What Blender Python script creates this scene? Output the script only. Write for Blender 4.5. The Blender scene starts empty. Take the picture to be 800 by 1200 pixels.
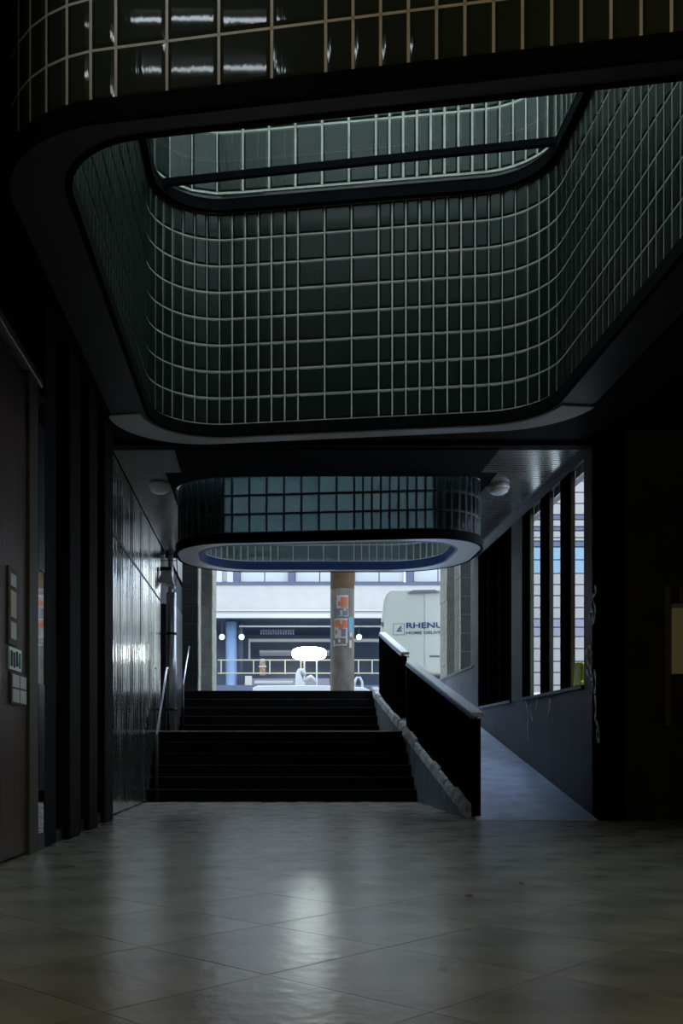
import bpy, bmesh, math, random
from mathutils import Vector, Matrix
random.seed(7)
C = bpy.context.scene.collection
S = bpy.context.scene
F, PX, PY, EYE = 1150.0, 312.0, 880.0, 0.70

# ------------------------------------------------ camera, world, exposure
cam = bpy.data.objects.new('camera', bpy.data.cameras.new('camera')); C.objects.link(cam)
cam.location = (0, 0, EYE); cam.rotation_euler = (math.pi/2, 0, 0)
cam.data.sensor_width = 36; cam.data.lens = F/1200*36
cam.data.shift_x = (400-PX)/1200; cam.data.shift_y = (PY-600)/1200
cam.data.clip_start = .05; cam.data.clip_end = 300
S.camera = cam
w = bpy.data.worlds.new('overcast_sky'); S.world = w; w.use_nodes = True
w.node_tree.nodes['Background'].inputs[0].default_value = (.66, .81, 1.0, 1)
w.node_tree.nodes['Background'].inputs[1].default_value = 4.6
S.view_settings.view_transform = 'Standard'; S.view_settings.look = 'None'
S.view_settings.gamma = 1; S.view_settings.use_curve_mapping = False
S.view_settings.exposure = 0.15

# ------------------------------------------------ helpers
def P(px, py, d):
    return Vector(((px-PX)*d/F, d, EYE+(PY-py)*d/F))
def RW(px, py, X):            # pixel on a plane of constant X
    d = X*F/(px-PX); return Vector((X, d, EYE+(PY-py)*d/F))

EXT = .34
def mat(name, base, rough=.6, metal=0, spec=.5, var=0, vs=5, bump=0, bs=40, stretch=(1,1,1), emit=None, es=1):
    m = bpy.data.materials.new(name); m.use_nodes = True
    nt = m.node_tree; b = nt.nodes['Principled BSDF']
    b.inputs['Base Color'].default_value = (*base, 1); b.inputs['Roughness'].default_value = rough
    b.inputs['Metallic'].default_value = metal; b.inputs['Specular IOR Level'].default_value = spec
    if emit: b.inputs['Emission Color'].default_value = (*emit, 1); b.inputs['Emission Strength'].default_value = es
    if var or bump:
        tc = nt.nodes.new('ShaderNodeTexCoord'); mp = nt.nodes.new('ShaderNodeMapping')
        mp.inputs['Scale'].default_value = stretch; nt.links.new(tc.outputs['Object'], mp.inputs[0])
    if var:
        n = nt.nodes.new('ShaderNodeTexNoise'); n.inputs['Scale'].default_value = vs; n.inputs['Detail'].default_value = 6
        nt.links.new(mp.outputs[0], n.inputs[0])
        r = nt.nodes.new('ShaderNodeValToRGB')
        r.color_ramp.elements[0].position = .3; r.color_ramp.elements[1].position = .7
        r.color_ramp.elements[0].color = (*[c*(1-var) for c in base], 1)
        r.color_ramp.elements[1].color = (*[min(1, c*(1+var)) for c in base], 1)
        nt.links.new(n.outputs[0], r.inputs[0]); nt.links.new(r.outputs[0], b.inputs['Base Color'])
    if bump:
        n2 = nt.nodes.new('ShaderNodeTexNoise'); n2.inputs['Scale'].default_value = bs; n2.inputs['Detail'].default_value = 4
        nt.links.new(mp.outputs[0], n2.inputs[0])
        bp = nt.nodes.new('ShaderNodeBump'); bp.inputs['Strength'].default_value = bump; bp.inputs['Distance'].default_value = .02
        nt.links.new(n2.outputs[0], bp.inputs['Height']); nt.links.new(bp.outputs[0], b.inputs['Normal'])
    return m

def glass_block_mat(name, base, trans, tmix, rough=.15, clear=0, wav=.35):
    m = bpy.data.materials.new(name); m.use_nodes = True; nt = m.node_tree
    b = nt.nodes['Principled BSDF']; out = nt.nodes['Material Output']
    b.inputs['Base Color'].default_value = (*base, 1); b.inputs['Roughness'].default_value = rough
    tl = nt.nodes.new('ShaderNodeBsdfTranslucent'); tl.inputs[0].default_value = (*trans, 1)
    mx = nt.nodes.new('ShaderNodeMixShader'); mx.inputs[0].default_value = tmix
    tc = nt.nodes.new('ShaderNodeTexCoord'); mp = nt.nodes.new('ShaderNodeMapping'); mp.inputs['Scale'].default_value = (1, 1, .12)
    nt.links.new(tc.outputs['Object'], mp.inputs[0])
    n = nt.nodes.new('ShaderNodeTexNoise'); n.inputs['Scale'].default_value = 60; nt.links.new(mp.outputs[0], n.inputs[0])
    bp = nt.nodes.new('ShaderNodeBump'); bp.inputs['Strength'].default_value = wav; bp.inputs['Distance'].default_value = .006
    nt.links.new(n.outputs[0], bp.inputs['Height']); nt.links.new(bp.outputs[0], b.inputs['Normal'])
    nt.links.new(b.outputs[0], mx.inputs[1]); tr = nt.nodes.new('ShaderNodeBsdfTransparent'); tr.inputs[0].default_value = (.93,.97,.97,1)
    m2 = nt.nodes.new('ShaderNodeMixShader'); m2.inputs[0].default_value = clear
    nt.links.new(tl.outputs[0], m2.inputs[1]); nt.links.new(tr.outputs[0], m2.inputs[2]); nt.links.new(m2.outputs[0], mx.inputs[2]); nt.links.new(mx.outputs[0], out.inputs[0])
    return m

def pane_mat(name, tint, rough=.02):
    m = bpy.data.materials.new(name); m.use_nodes = True; nt = m.node_tree; nt.nodes.remove(nt.nodes['Principled BSDF'])
    out = nt.nodes['Material Output']
    t = nt.nodes.new('ShaderNodeBsdfTransparent'); t.inputs[0].default_value = (*tint, 1)
    g = nt.nodes.new('ShaderNodeBsdfGlossy'); g.inputs['Roughness'].default_value = rough
    lw = nt.nodes.new('ShaderNodeLayerWeight'); lw.inputs[0].default_value = .5
    pw = nt.nodes.new('ShaderNodeMath'); pw.operation = 'POWER'; pw.inputs[1].default_value = 5; nt.links.new(lw.outputs['Facing'], pw.inputs[0])
    f = nt.nodes.new('ShaderNodeMath'); f.operation = 'MULTIPLY_ADD'; f.inputs[1].default_value = .9; f.inputs[2].default_value = .04; nt.links.new(pw.outputs[0], f.inputs[0])
    mx = nt.nodes.new('ShaderNodeMixShader')
    nt.links.new(f.outputs[0], mx.inputs[0]); nt.links.new(t.outputs[0], mx.inputs[1]); nt.links.new(g.outputs[0], mx.inputs[2])
    nt.links.new(mx.outputs[0], out.inputs[0]); return m

class MB:
    def __init__(s): s.v = []; s.f = []
    def add(s, vs, fs):
        o = len(s.v); s.v += [tuple(v) for v in vs]; s.f += [tuple(i+o for i in f) for f in fs]; return s
    def box(s, x0, x1, y0, y1, z0, z1):
        return s.add([(x0,y0,z0),(x1,y0,z0),(x1,y1,z0),(x0,y1,z0),(x0,y0,z1),(x1,y0,z1),(x1,y1,z1),(x0,y1,z1)],
                     [(0,3,2,1),(4,5,6,7),(0,1,5,4),(1,2,6,5),(2,3,7,6),(3,0,4,7)])
    def hexa(s, a):            # 8 corners in the same order
        return s.add(a, [(0,3,2,1),(4,5,6,7),(0,1,5,4),(1,2,6,5),(2,3,7,6),(3,0,4,7)])
    def prism_x(s, poly, x0, x1):   # poly of (y,z)
        n = len(poly); vs = [(x0,y,z) for y,z in poly]+[(x1,y,z) for y,z in poly]
        fs = [tuple(range(n))[::-1], tuple(range(n,2*n))]+[(i,(i+1)%n,(i+1)%n+n,i+n) for i in range(n)]
        return s.add(vs, fs)
    def prism_y(s, poly, y0, y1):   # poly of (x,z)
        n = len(poly); vs = [(x,y0,z) for x,z in poly]+[(x,y1,z) for x,z in poly]
        fs = [tuple(range(n)), tuple(range(n,2*n))[::-1]]+[(i,i+n,(i+1)%n+n,(i+1)%n) for i in range(n)]
        return s.add(vs, fs)
    def tube(s, pts, r, n=8, caps=True):
        pts = [Vector(p) for p in pts]; rs = r if isinstance(r, (list,tuple)) else [r]*len(pts)
        o = len(s.v); up = None
        for i, p in enumerate(pts):
            t = (pts[min(i+1,len(pts)-1)]-pts[max(i-1,0)]).normalized()
            if up is None:
                up = Vector((0,0,1)) if abs(t.z) < .9 else Vector((1,0,0))
            a = t.cross(up).normalized(); b = a.cross(t).normalized(); up = b
            for k in range(n):
                q = p+(a*math.cos(2*math.pi*k/n)+b*math.sin(2*math.pi*k/n))*rs[i]; s.v.append(tuple(q))
        for i in range(len(pts)-1):
            for k in range(n):
                s.f.append((o+i*n+k, o+i*n+(k+1)%n, o+(i+1)*n+(k+1)%n, o+(i+1)*n+k))
        if caps:
            s.f.append(tuple(o+k for k in range(n))[::-1]); s.f.append(tuple(o+(len(pts)-1)*n+k for k in range(n)))
        return s
    def lathe(s, prof, cx, cy, cz, n=24):   # prof of (r,z)
        o = len(s.v)
        for r, z in prof:
            for k in range(n):
                a = 2*math.pi*k/n; s.v.append((cx+r*math.cos(a), cy+r*math.sin(a), cz+z))
        for i in range(len(prof)-1):
            for k in range(n):
                s.f.append((o+i*n+k, o+i*n+(k+1)%n, o+(i+1)*n+(k+1)%n, o+(i+1)*n+k))
        s.f.append(tuple(o+k for k in range(n))[::-1]); s.f.append(tuple(o+(len(prof)-1)*n+k for k in range(n)))
        return s
    def build(s, name, m, parent=None, smooth=False, bevel=0):
        me = bpy.data.meshes.new(name); me.from_pydata(s.v, [], s.f)
        bm = bmesh.new(); bm.from_mesh(me); bmesh.ops.recalc_face_normals(bm, faces=bm.faces)
        if bevel:
            bmesh.ops.bevel(bm, geom=[e for e in bm.edges if len(e.link_faces)==2 and e.calc_face_angle(0) > .6], offset=bevel, segments=1, affect='EDGES')
        bm.to_mesh(me); bm.free()
        if smooth:
            for p in me.polygons: p.use_smooth = len(p.vertices) <= 4
        me.materials.append(m); o = bpy.data.objects.new(name, me); C.objects.link(o)
        if parent:
            o.parent = parent; o.matrix_parent_inverse = Matrix.Translation(parent.location).inverted()
        return o

def tag(o, label=None, cat=None, group=None, kind=None):
    if label: o['label'] = label
    if cat: o['category'] = cat
    if group: o['group'] = group
    if kind: o['kind'] = kind
    return o
def thing(name, loc, label, cat, group=None, kind=None):
    o = bpy.data.objects.new(name, None); C.objects.link(o); o.location = loc; o.empty_display_size = .1
    return tag(o, label, cat, group, kind)
def B(*a): return MB().box(*a)

# ------------------------------------------------ materials
M = {}
M['tile'] = mat('worn_floor_stone', (.30,.275,.225), .25, 0, .7, .35, 2.2, .14, 12, (1,1.0,1))
M['grout'] = mat('floor_grout', (.18,.17,.145), .6)
M['black'] = mat('black_paint', (.007,.007,.008), .8, 0, .12)
M['blackm'] = mat('black_metal', (.009,.009,.011), .4, .2)
M['fin'] = mat('black_fin_paint', (.003,.003,.004), .9, 0, .0)
M['darkwall'] = mat('dark_wall_plaster', (.02,.021,.022), .75, 0, .3, .3, 3, .1, 30)
M['step'] = mat('black_granite_step', (.003,.003,.003), .8, 0, .1)
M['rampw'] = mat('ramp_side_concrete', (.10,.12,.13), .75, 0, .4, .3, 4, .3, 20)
M['ramp'] = mat('ramp_surface', (.42,.52,.72), .55, 0, .5, .2, 5, .4, 50)  # blue of the street daylight put into the concrete colour
M['lowwall'] = mat('low_wall_render', (.05,.053,.05), .55, 0, .5, .3, 2.5, .15, 25, (1,1,.4))
M['pillar'] = mat('grey_pillar_render', (.085,.085,.08), .6, 0, .4, .25, 3, .1, 30)
M['curb'] = mat('rough_curb_concrete', (.36,.36,.34), .85, 0, .3, .45, 14, .8, 40)
M['ribs'] = mat('ribbed_steel', (.88,.84,.78), .15, .95, .5, .2, 1.3, 0)
M['slat'] = mat('ceiling_slat_metal', (.50,.49,.46), .25, .8)
M['mortar'] = mat('pale_mortar', (.76,.74,.64), .6, 0, .4, .12, 9)
M['mortar_d'] = mat('dark_mortar', (.035,.045,.05), .6)
M['glass1'] = glass_block_mat('green_glass_block', (.010,.020,.014), (.34,.40,.32), .17, .30)
M['glass0'] = glass_block_mat('clear_olive_glass_block', (.040,.050,.038), (.34,.40,.32), .2, .05, 0, .12)
M['glass2'] = glass_block_mat('blue_glass_block', (.02,.035,.04), (.42,.56,.58), .84, .2, .5)
M['glass3'] = glass_block_mat('pale_glass_block', (.30,.36,.35), (.85,.93,.93), .8, .2, .65)
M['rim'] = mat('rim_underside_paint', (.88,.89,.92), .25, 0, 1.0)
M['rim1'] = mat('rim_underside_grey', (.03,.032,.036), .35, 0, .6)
M['rimstrip'] = mat('painted_rim_light', (.75,.78,.85), .35, 0, .8)
M['fascia'] = mat('dark_fascia', (.004,.005,.007), .85, 0, .08)
M['fasciab'] = mat('daylight_blue_fascia', (.03,.06,.16), .35)  # dark fascia, with the blue of the daylight put into its colour
M['lid'] = pane_mat('tinted_roof_pane', (.68,.72,.66))
M['lid2'] = pane_mat('clear_roof_pane', (.92,.95,.97))
M['rail'] = mat('pale_metal_rail', (.55,.58,.62), .4, .4)
M['railb'] = mat('daylight_blue_edge', (.05,.08,.25), .35, .4)  # dark edge tinted blue for the sky light falling on it
M['steel'] = mat('bright_steel', (.78,.80,.86), .3, .75)
M['wood'] = mat('brown_door_wood', (.10,.055,.035), .45, 0, .5, .4, 3, 0, 1, (6,6,.5))
M['olive'] = mat('olive_frame', (.07,.07,.04), .6)
M['mirror'] = mat('dark_reflective_glass', (.9,.9,.92), .04, 1)
M['block'] = mat('grey_block_masonry', (.085,.085,.065), .85, 0, .3, .25, 6, .4, 30)
M['blockedge'] = mat('pale_coping_and_lit_reveal', (.50,.47,.38), .8, 0, .3, .2, 8)
M['blockdk'] = mat('dark_block_masonry', (.035,.036,.030), .85, 0, .3, .25, 6, .4, 30)
M['joint'] = mat('masonry_joint', (.04,.04,.035), .9)
M['cream'] = mat('cream_facade', (.80,.74,.68), .7, 0, .3, .05, 2)
M['creamsh'] = mat('cream_ledge', (.85,.82,.76), .7)
M['wframe'] = mat('blue_grey_window_frame', (.10,.12,.22), .5)
M['wpane'] = mat('bright_blind_pane', (.75,.75,.72), .25, 0, .6)
M['navy'] = mat('navy_shopfront', (.03,.06,.13), .35, 0, .5, .3, 1.2)
M['bluecol'] = mat('light_blue_column', (.30,.45,.72), .45)
M['white'] = mat('white_paint', (.80,.80,.78), .4)
M['vanw'] = mat('van_paint', (1.2,1.22,1.05), .3)
M['vantext'] = mat('blue_lettering', (.02,.09,.30), .5)
M['greytext'] = mat('grey_lettering', (.12,.15,.20), .5)
M['red'] = mat('red_lens', (.7,.03,.03), .2)
M['yrail'] = mat('yellowed_railing', (.75,.66,.42), .5)
M['concol'] = mat('grey_brown_column_concrete', (.20,.165,.12), .7, 0, .4, .35, 5, .3, 25, (1,1,.6))
M['ochre'] = mat('ochre_column_top', (.33,.19,.07), .7, 0, .4, .25, 6)
M['orange'] = mat('orange_print', (.85,.22,.08), .6)
M['paper'] = mat('white_print', (.75,.70,.66), .6)
M['ink'] = mat('dark_print', (.08,.075,.08), .6)
M['cyan'] = mat('cyan_sticker', (.10,.42,.68), .5)
M['grit'] = mat('white_spray_paint', (.75,.76,.75), .7)
M['yellow'] = mat('fluorescent_yellow_plastic', (.75,.85,.03), .5)
M['asphalt'] = mat('street_paving', (.52,.52,.52), .8, 0, .4, .2, 3)
M['brownth'] = mat('brown_display', (.45,.30,.20), .6, 0, .4, .4, 9)
M['lamp_w'] = mat('lit_white_globe', (.9,.9,.9), .3, emit=(.9,.95,1), es=.6)
M['lamp_o'] = mat('lit_oval_panel', (.9,.9,.9), .3, emit=(.9,1,.97), es=30)
M['bulb'] = mat('warm_bulb_glow', (.9,.7,.4), .3, emit=(1,.5,.15), es=30)
M['tubel'] = mat('cool_tube_glow', (.9,.9,.9), .3, emit=(.8,.92,1), es=13)
M['teal'] = mat('teal_notice', (.45,.80,.80), .3)
M['leaf'] = mat('dry_red_leaf', (.22,.02,.02), .6)
M['tyre'] = mat('tyre_rubber', (.02,.02,.02), .8)
M['darkglass'] = mat('car_window_glass', (.02,.03,.05), .05)
M['siding'] = mat('pinkish_siding', (.62,.57,.52), .7)
M['sidingb'] = mat('light_blue_siding', (.40,.58,.72), .7)
M['sidingv'] = mat('mauve_siding', (.42,.40,.48), .7)
M['gold'] = mat('yellowish_notice_board', (.95,1.0,.60), .5)
M['sheet'] = mat('pale_sheet', (.80,.80,.80), .5)
M['sheety'] = mat('yellowed_sheet', (.75,.66,.42), .5)

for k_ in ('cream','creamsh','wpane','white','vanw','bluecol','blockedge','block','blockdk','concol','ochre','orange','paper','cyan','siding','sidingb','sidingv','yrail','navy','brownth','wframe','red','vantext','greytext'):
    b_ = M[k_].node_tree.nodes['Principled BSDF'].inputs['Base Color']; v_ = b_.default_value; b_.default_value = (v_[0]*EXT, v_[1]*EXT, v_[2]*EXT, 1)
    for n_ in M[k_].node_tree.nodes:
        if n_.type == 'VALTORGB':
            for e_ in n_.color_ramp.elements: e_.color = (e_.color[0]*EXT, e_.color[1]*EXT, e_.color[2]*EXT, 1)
# ------------------------------------------------ setting: floor with diagonal slabs
WL, WR = -1.63, 3.35
fl = thing('floor', (0,5,0), None, None, kind='structure')
B(WL-.3, 6, -4, 15, -.25, -.012).build('floor_bed', M['grout'], fl)
T = .62
def tile_mesh():
    b = MB(); h = T/2-.0005; k = .0012
    b.add([(-h,-h,-.012),(h,-h,-.012),(h,h,-.012),(-h,h,-.012),(-h,-h,-.003),(h,-h,-.003),(h,h,-.003),(-h,h,-.003),
           (-h+k,-h+k,0),(h-k,-h+k,0),(h-k,h-k,0),(-h+k,h-k,0)],
          [(0,1,5,4),(1,2,6,5),(2,3,7,6),(3,0,4,7),(4,5,9,8),(5,6,10,9),(6,7,11,10),(7,4,8,11),(8,9,10,11)])
    return b
tile0 = tile_mesh().build('floor_tile', M['tile']); tme = tile0.data; bpy.data.objects.remove(tile0)
c45 = math.sqrt(.5); cnt = 0; far = MB(); cells = []
for i in range(-40, 41):
    for j in range(-40, 41):
        x = (i-j)*T*c45; y = (i+j)*T*c45
        if WL-.30 < x < 6.3 and 1.2 < y < 14.0:
            if y > 10.2 and x > 3.7: continue
            vis = abs(x-0) < 9 and (x*F/y+PX < 830) and (x*F/y+PX > -40)
            cells.append((0 if vis else 1, y, x))
cells.sort()
for n, (v, y, x) in enumerate(cells):
    dz = random.uniform(-.0004, .0004)
    if n < 298:
        o = bpy.data.objects.new('floor_tile', tme); C.objects.link(o)
        o.parent = fl; o.location = (x, y-5, dz); o.rotation_euler = (random.uniform(-.0006,.0006), random.uniform(-.0006,.0006), math.pi/4)
    else:
        R = Matrix.Translation((x,y,dz)) @ Matrix.Rotation(math.pi/4,4,'Z')
        far.add([R @ q.co for q in tme.vertices], [tuple(p.vertices) for p in tme.polygons])
if far.v: tag(far.build('floor_tiles', M['tile'], fl), kind='stuff')

# walls of the near hall
tag(B(-6, 6, -4.2, -4, 0, 3.9).build('wall_back', M['darkwall']), kind='structure')
tag(B(WL-.25, WL, -4, 5.6, 0, 3.9).build('wall_left_near', M['darkwall']), kind='structure')
tag(B(6, 6.2, -4, 9.85, 0, 3.9).build('wall_right_near', M['darkwall']), kind='structure')

# ------------------------------------------------ rounded outlines and the glass block drums
class Path:
    """closed rounded polygon, counter-clockwise seen from above"""
    def __init__(s, corners, radii, seg=14):
        n = len(corners); pts = []
        for i in range(n):
            p0, p1, p2 = Vector(corners[i-1]), Vector(corners[i]), Vector(corners[(i+1) % n])
            a = (p0-p1).normalized(); b = (p2-p1).normalized(); ang = a.angle(b); r = radii[i]
            t = r/math.tan(ang/2); s0 = p1+a*t; s1 = p1+b*t
            cc = p1+(a+b).normalized()*(r/math.sin(ang/2))
            a0 = math.atan2(*(s0-cc).yx); a1 = math.atan2(*(s1-cc).yx)
            while a1 < a0: a1 += 2*math.pi
            for k in range(seg+1):
                q = a0+(a1-a0)*k/seg; pts.append(cc+Vector((math.cos(q), math.sin(q)))*r)
        s.pts = pts; s.cum = [0]
        for i in range(len(pts)): s.cum.append(s.cum[-1]+(pts[(i+1) % len(pts)]-pts[i]).length)
        s.L = s.cum[-1]
    def at(s, d):
        d %= s.L
        lo, hi = 0, len(s.pts)
        while hi-lo > 1:
            m = (lo+hi)//2
            if s.cum[m] <= d: lo = m
            else: hi = m
        a = s.pts[lo]; b = s.pts[(lo+1) % len(s.pts)]
        return a+(b-a)*((d-s.cum[lo])/max(1e-9, s.cum[lo+1]-s.cum[lo]))
    def offset(s, d):          # outward
        n = len(s.pts); out = []
        for i in range(n):
            t = (s.pts[(i+1) % n]-s.pts[i-1]).normalized(); out.append(s.pts[i]+Vector((t.y, -t.x))*d)
        return out

def block_mesh(wd, h, dp):     # a pillowed glass block centred on its own origin, width along x, depth along y
    a, b = wd/2, h/2; e = .014; y0 = dp/2-.006; y1 = dp/2
    v = []
    for s in (-1, 1):
        v += [(-a,s*y0,-b),(a,s*y0,-b),(a,s*y0,b),(-a,s*y0,b),(-a+e,s*y1,-b+e),(a-e,s*y1,-b+e),(a-e,s*y1,b-e),(-a+e,s*y1,b-e)]
    f = []
    for o in (0, 8):
        f += [(o,o+1,o+5,o+4),(o+1,o+2,o+6,o+5),(o+2,o+3,o+7,o+6),(o+3,o,o+4,o+7),(o+4,o+5,o+6,o+7)]
    f += [(0,8,9,1),(1,9,10,2),(2,10,11,3),(3,11,8,0)]
    return MB().add(v, f)

def skin(path, z0, rows, mod, rowh, dp, joint, wide, skip, is_part, parent, gm, mm, budget, start=0, name='glass_block', mname='mortar_grid'):
    """one layer of glass blocks along a path; the ones in is_part become single parts, the others are joined"""
    cols = []; s = 0
    while s < path.L-mod*.3:
        m = path.at(start+s+mod); wd = 2*mod if wide(m) else mod
        wd = min(wd, path.L-s); cols.append((s, wd)); s += wd
    meshes = {}
    rest = MB(); mort = MB(); used = 0
    for (s, wd) in cols:
        a = path.at(start+s); b = path.at(start+s+wd); mid = (a+b)/2
        t = (b-a); ang = math.atan2(t.y, t.x); ln = t.length
        if skip(mid): continue
        nrm = Vector((t.y, -t.x)).normalized(); hj = joint/2; hd = dp/2-.007
        tt = t.normalized()
        ztop = z0+rows*rowh
        # upright joint bar on the column start
        mort.hexa([(*(a-tt*hj+nrm*hd), z0),(*(a+tt*hj+nrm*hd), z0),(*(a+tt*hj-nrm*hd), z0),(*(a-tt*hj-nrm*hd), z0),
                   (*(a-tt*hj+nrm*hd), ztop),(*(a+tt*hj+nrm*hd), ztop),(*(a+tt*hj-nrm*hd), ztop),(*(a-tt*hj-nrm*hd), ztop)])
        for r in range(rows+1):
            z = z0+r*rowh
            mort.hexa([(*(a+nrm*hd), z-hj),(*(b+nrm*hd), z-hj),(*(b-nrm*hd), z-hj),(*(a-nrm*hd), z-hj),
                       (*(a+nrm*hd), z+hj),(*(b+nrm*hd), z+hj),(*(b-nrm*hd), z+hj),(*(a-nrm*hd), z+hj)])
        key = round(ln, 3)
        for r in range(rows):
            zc = z0+(r+.5)*rowh
            if key not in meshes:
                o = block_mesh(ln-joint*.9, rowh-joint*.9, dp).build(name, gm); meshes[key] = o.data; bpy.data.objects.remove(o)
            me = meshes[key]
            jit = random.uniform(-.004, .004)
            if is_part(mid, zc) and used < budget:
                o = bpy.data.objects.new(name, me); C.objects.link(o); o.parent = parent
                o.location = Vector((mid.x, mid.y, zc))-parent.location; o.rotation_euler = (jit, 0, ang+jit); used += 1
            else:
                R = Matrix.Translation((mid.x, mid.y, zc)) @ Matrix.Rotation(ang+jit, 4, 'Z') @ Matrix.Rotation(jit, 4, 'X')
                rest.add([R @ q.co for q in me.vertices], [tuple(p.vertices) for p in me.polygons])
    if rest.v: tag(rest.build(name+'s', gm, parent), kind='stuff')
    mort.build(mname, mm, parent)
    return used

def band(pa, pb, z0, z1, name, m, parent):   # closed solid ring between two outlines with the same number of points
    n = len(pa); b = MB()
    vs = [(*p, z0) for p in pa]+[(*p, z0) for p in pb]+[(*p, z1) for p in pa]+[(*p, z1) for p in pb]
    fs = []
    for i in range(n):
        j = (i+1) % n
        fs += [(i,j,n+j,n+i),(2*n+i,3*n+i,3*n+j,2*n+j),(i,2*n+i,2*n+j,j),(n+i,n+j,3*n+j,3*n+i)]
    return b.add(vs, fs).build(name, m, parent)

# drum 1: outlines fitted at the underside of the rim
Z_RIM, Z_GL, Z_CEIL = 3.15, 3.235, 3.92
f1 = lambda x: 7.56-.145*x
n1 = lambda x: 3.83-.17*x
inn1 = Path([(-.86,n1(-.86)), (2.05,n1(2.05)), (2.05,f1(2.05)), (-.86,f1(-.86))], [.42,.42,.5,.5])
out1 = Path([(-1.15,n1(-1.15)-.13), (2.34,n1(2.34)-.13), (2.34,f1(2.34)+.18), (-1.15,f1(-1.15)+.18)], [.60,.6,.65,.65])
inn2 = Path([(-.82,11.75), (2.32,11.42), (2.30,13.25), (-.84,13.25)], [.55,.55,.7,.7])
out2 = Path([(-1.12,11.62), (2.62,11.22), (2.62,13.42), (-1.12,13.42)], [.70,.70,.9,.9])

def poly_path(pts):
    p = Path.__new__(Path); p.pts = pts; p.cum = [0]
    for i in range(len(pts)): p.cum.append(p.cum[-1]+(pts[(i+1) % len(pts)]-pts[i]).length)
    p.L = p.cum[-1]; return p

def slab_with_holes(outline, z0, z1, holes, name, m, parent=None):
    bm = bmesh.new(); edges = []
    def loop(pts):
        vs = [bm.verts.new((p[0], p[1], z0)) for p in pts]
        for i in range(len(vs)): edges.append(bm.edges.new((vs[i], vs[(i+1) % len(vs)])))
    loop(outline)
    for h in holes: loop(h)
    bmesh.ops.triangle_fill(bm, use_beauty=True, use_dissolve=False, edges=edges, normal=(0,0,1))
    g = bmesh.ops.extrude_face_region(bm, geom=list(bm.faces))
    bmesh.ops.translate(bm, verts=[v for v in g['geom'] if isinstance(v, bmesh.types.BMVert)], vec=(0,0,z1-z0))
    bmesh.ops.recalc_face_normals(bm, faces=bm.faces)
    me = bpy.data.meshes.new(name); bm.to_mesh(me); bm.free(); me.materials.append(m)
    o = bpy.data.objects.new(name, me); C.objects.link(o)
    if parent: o.parent = parent; o.matrix_parent_inverse = Matrix.Translation(parent.location).inverted()
    return o

Z_ROOF = 6.55
ceil = thing('ceiling', (0,8,Z_CEIL), None, None, kind='structure')
LSH = [(-6,-4.2),(6.2,-4.2),(6.2,10.1),(3.62,10.1),(3.62,15.9),(-6,15.9)]
slab_with_holes(LSH, Z_CEIL, Z_CEIL+.12, [out1.offset(.015), out2.offset(.015)], 'ceiling_board', M['black'], ceil)
roof = slab_with_holes(LSH, Z_ROOF, Z_ROOF+.2, [inn1.offset(.05), [Vector((-3,10.6)),Vector((3.4,10.6)),Vector((3.4,15)),Vector((-3,15))]], 'roof', M['darkwall'])  # opening over drum two widened to bring extra daylight around it
tag(roof, kind='structure')
up = thing('wall_upper', (0,8,5), None, None, kind='structure')
B(-6.2,-6,-4.2,15.9,Z_CEIL,Z_ROOF+.2).build('upper_wall_panel', M['darkwall'], up)
B(3.5,3.62,10.1,15.9,Z_CEIL+.12,Z_ROOF).build('upper_wall_panel', M['cream'], up)
B(3.62,6.2,9.98,10.1,Z_CEIL+.12,Z_ROOF).build('upper_wall_panel', M['cream'], up)
B(6.2,6.4,-4.2,10.1,Z_CEIL,Z_ROOF+.2).build('upper_wall_panel', M['darkwall'], up)
B(-6.2,6.4,-4.4,-4.2,Z_CEIL,Z_ROOF+.2).build('upper_wall_panel', M['darkwall'], up)
B(-6.0,6.2,9.0,9.1,Z_CEIL+.12,Z_ROOF).build('upper_wall_panel', M['cream'], up)  # unseen partition added to keep that roof light off drum one
B(-6.2,3.62,15.9,16.0,Z_CEIL,9.5).build('upper_wall_panel', M['cream'], up)

# --- drum one
d1 = thing('glass_block_skylight', (.6,5.6,Z_RIM), 'large rounded drum of dark green glass blocks hanging nearest the camera over the hall', 'skylight')
MOD = .1025; ROW = .2045
w1 = lambda p: (p.y > 6.8 and .2 < p.x < .83)
w1o = lambda p: (p.y < 4.2 and -.50 < p.x < .14)
mid1 = poly_path(inn1.offset(.035)); mido1 = poly_path(out1.offset(-.045))
vis_far = lambda p, z: p.y > 6.9 and z < 4.95
vis_near = lambda p, z: p.y < 4.15 and z > 3.2 and p.x < 1.9
u = skin(mid1, Z_GL, 8, MOD, ROW, .06, .012, w1, lambda p: p.y < 4.0 and -.8 < p.x < 1.95, vis_far, d1, M['glass1'], M['mortar'], 250, .03)
skin(mido1, Z_GL, 3, MOD, ROW, .06, .013, w1o, lambda p: False, vis_near, d1, M['glass0'], M['mortar'], 299-u, .02)
# tall glazing above the flat pane
wl = lambda p: p.y > 5 and p.x < .75
Z_LID = Z_GL+8*ROW+.10
skin(mid1, Z_LID+.06, 3, MOD, .47, .05, .018, wl, lambda p: False, lambda p, z: False, d1, M['glass1'], M['mortar'], 0, .05, 'upper_glazing', 'upper_glazing_bars')
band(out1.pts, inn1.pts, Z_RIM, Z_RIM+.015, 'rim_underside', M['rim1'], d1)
band(out1.offset(.012), out1.offset(-.02), Z_RIM-.004, Z_GL-.010, 'outer_fascia', M['fascia'], d1)
band(inn1.offset(.02), inn1.offset(-.012), Z_RIM-.004, Z_GL-.010, 'inner_fascia', M['fascia'], d1)
band(inn1.offset(.09), inn1.offset(-.04), Z_LID-.10, Z_LID-.01, 'roof_pane_frame', M['fascia'], d1)
band(inn1.offset(-.028), inn1.offset(-.044), Z_LID-.016, Z_LID-.008, 'pane_gasket', M['rim1'], d1)
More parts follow.
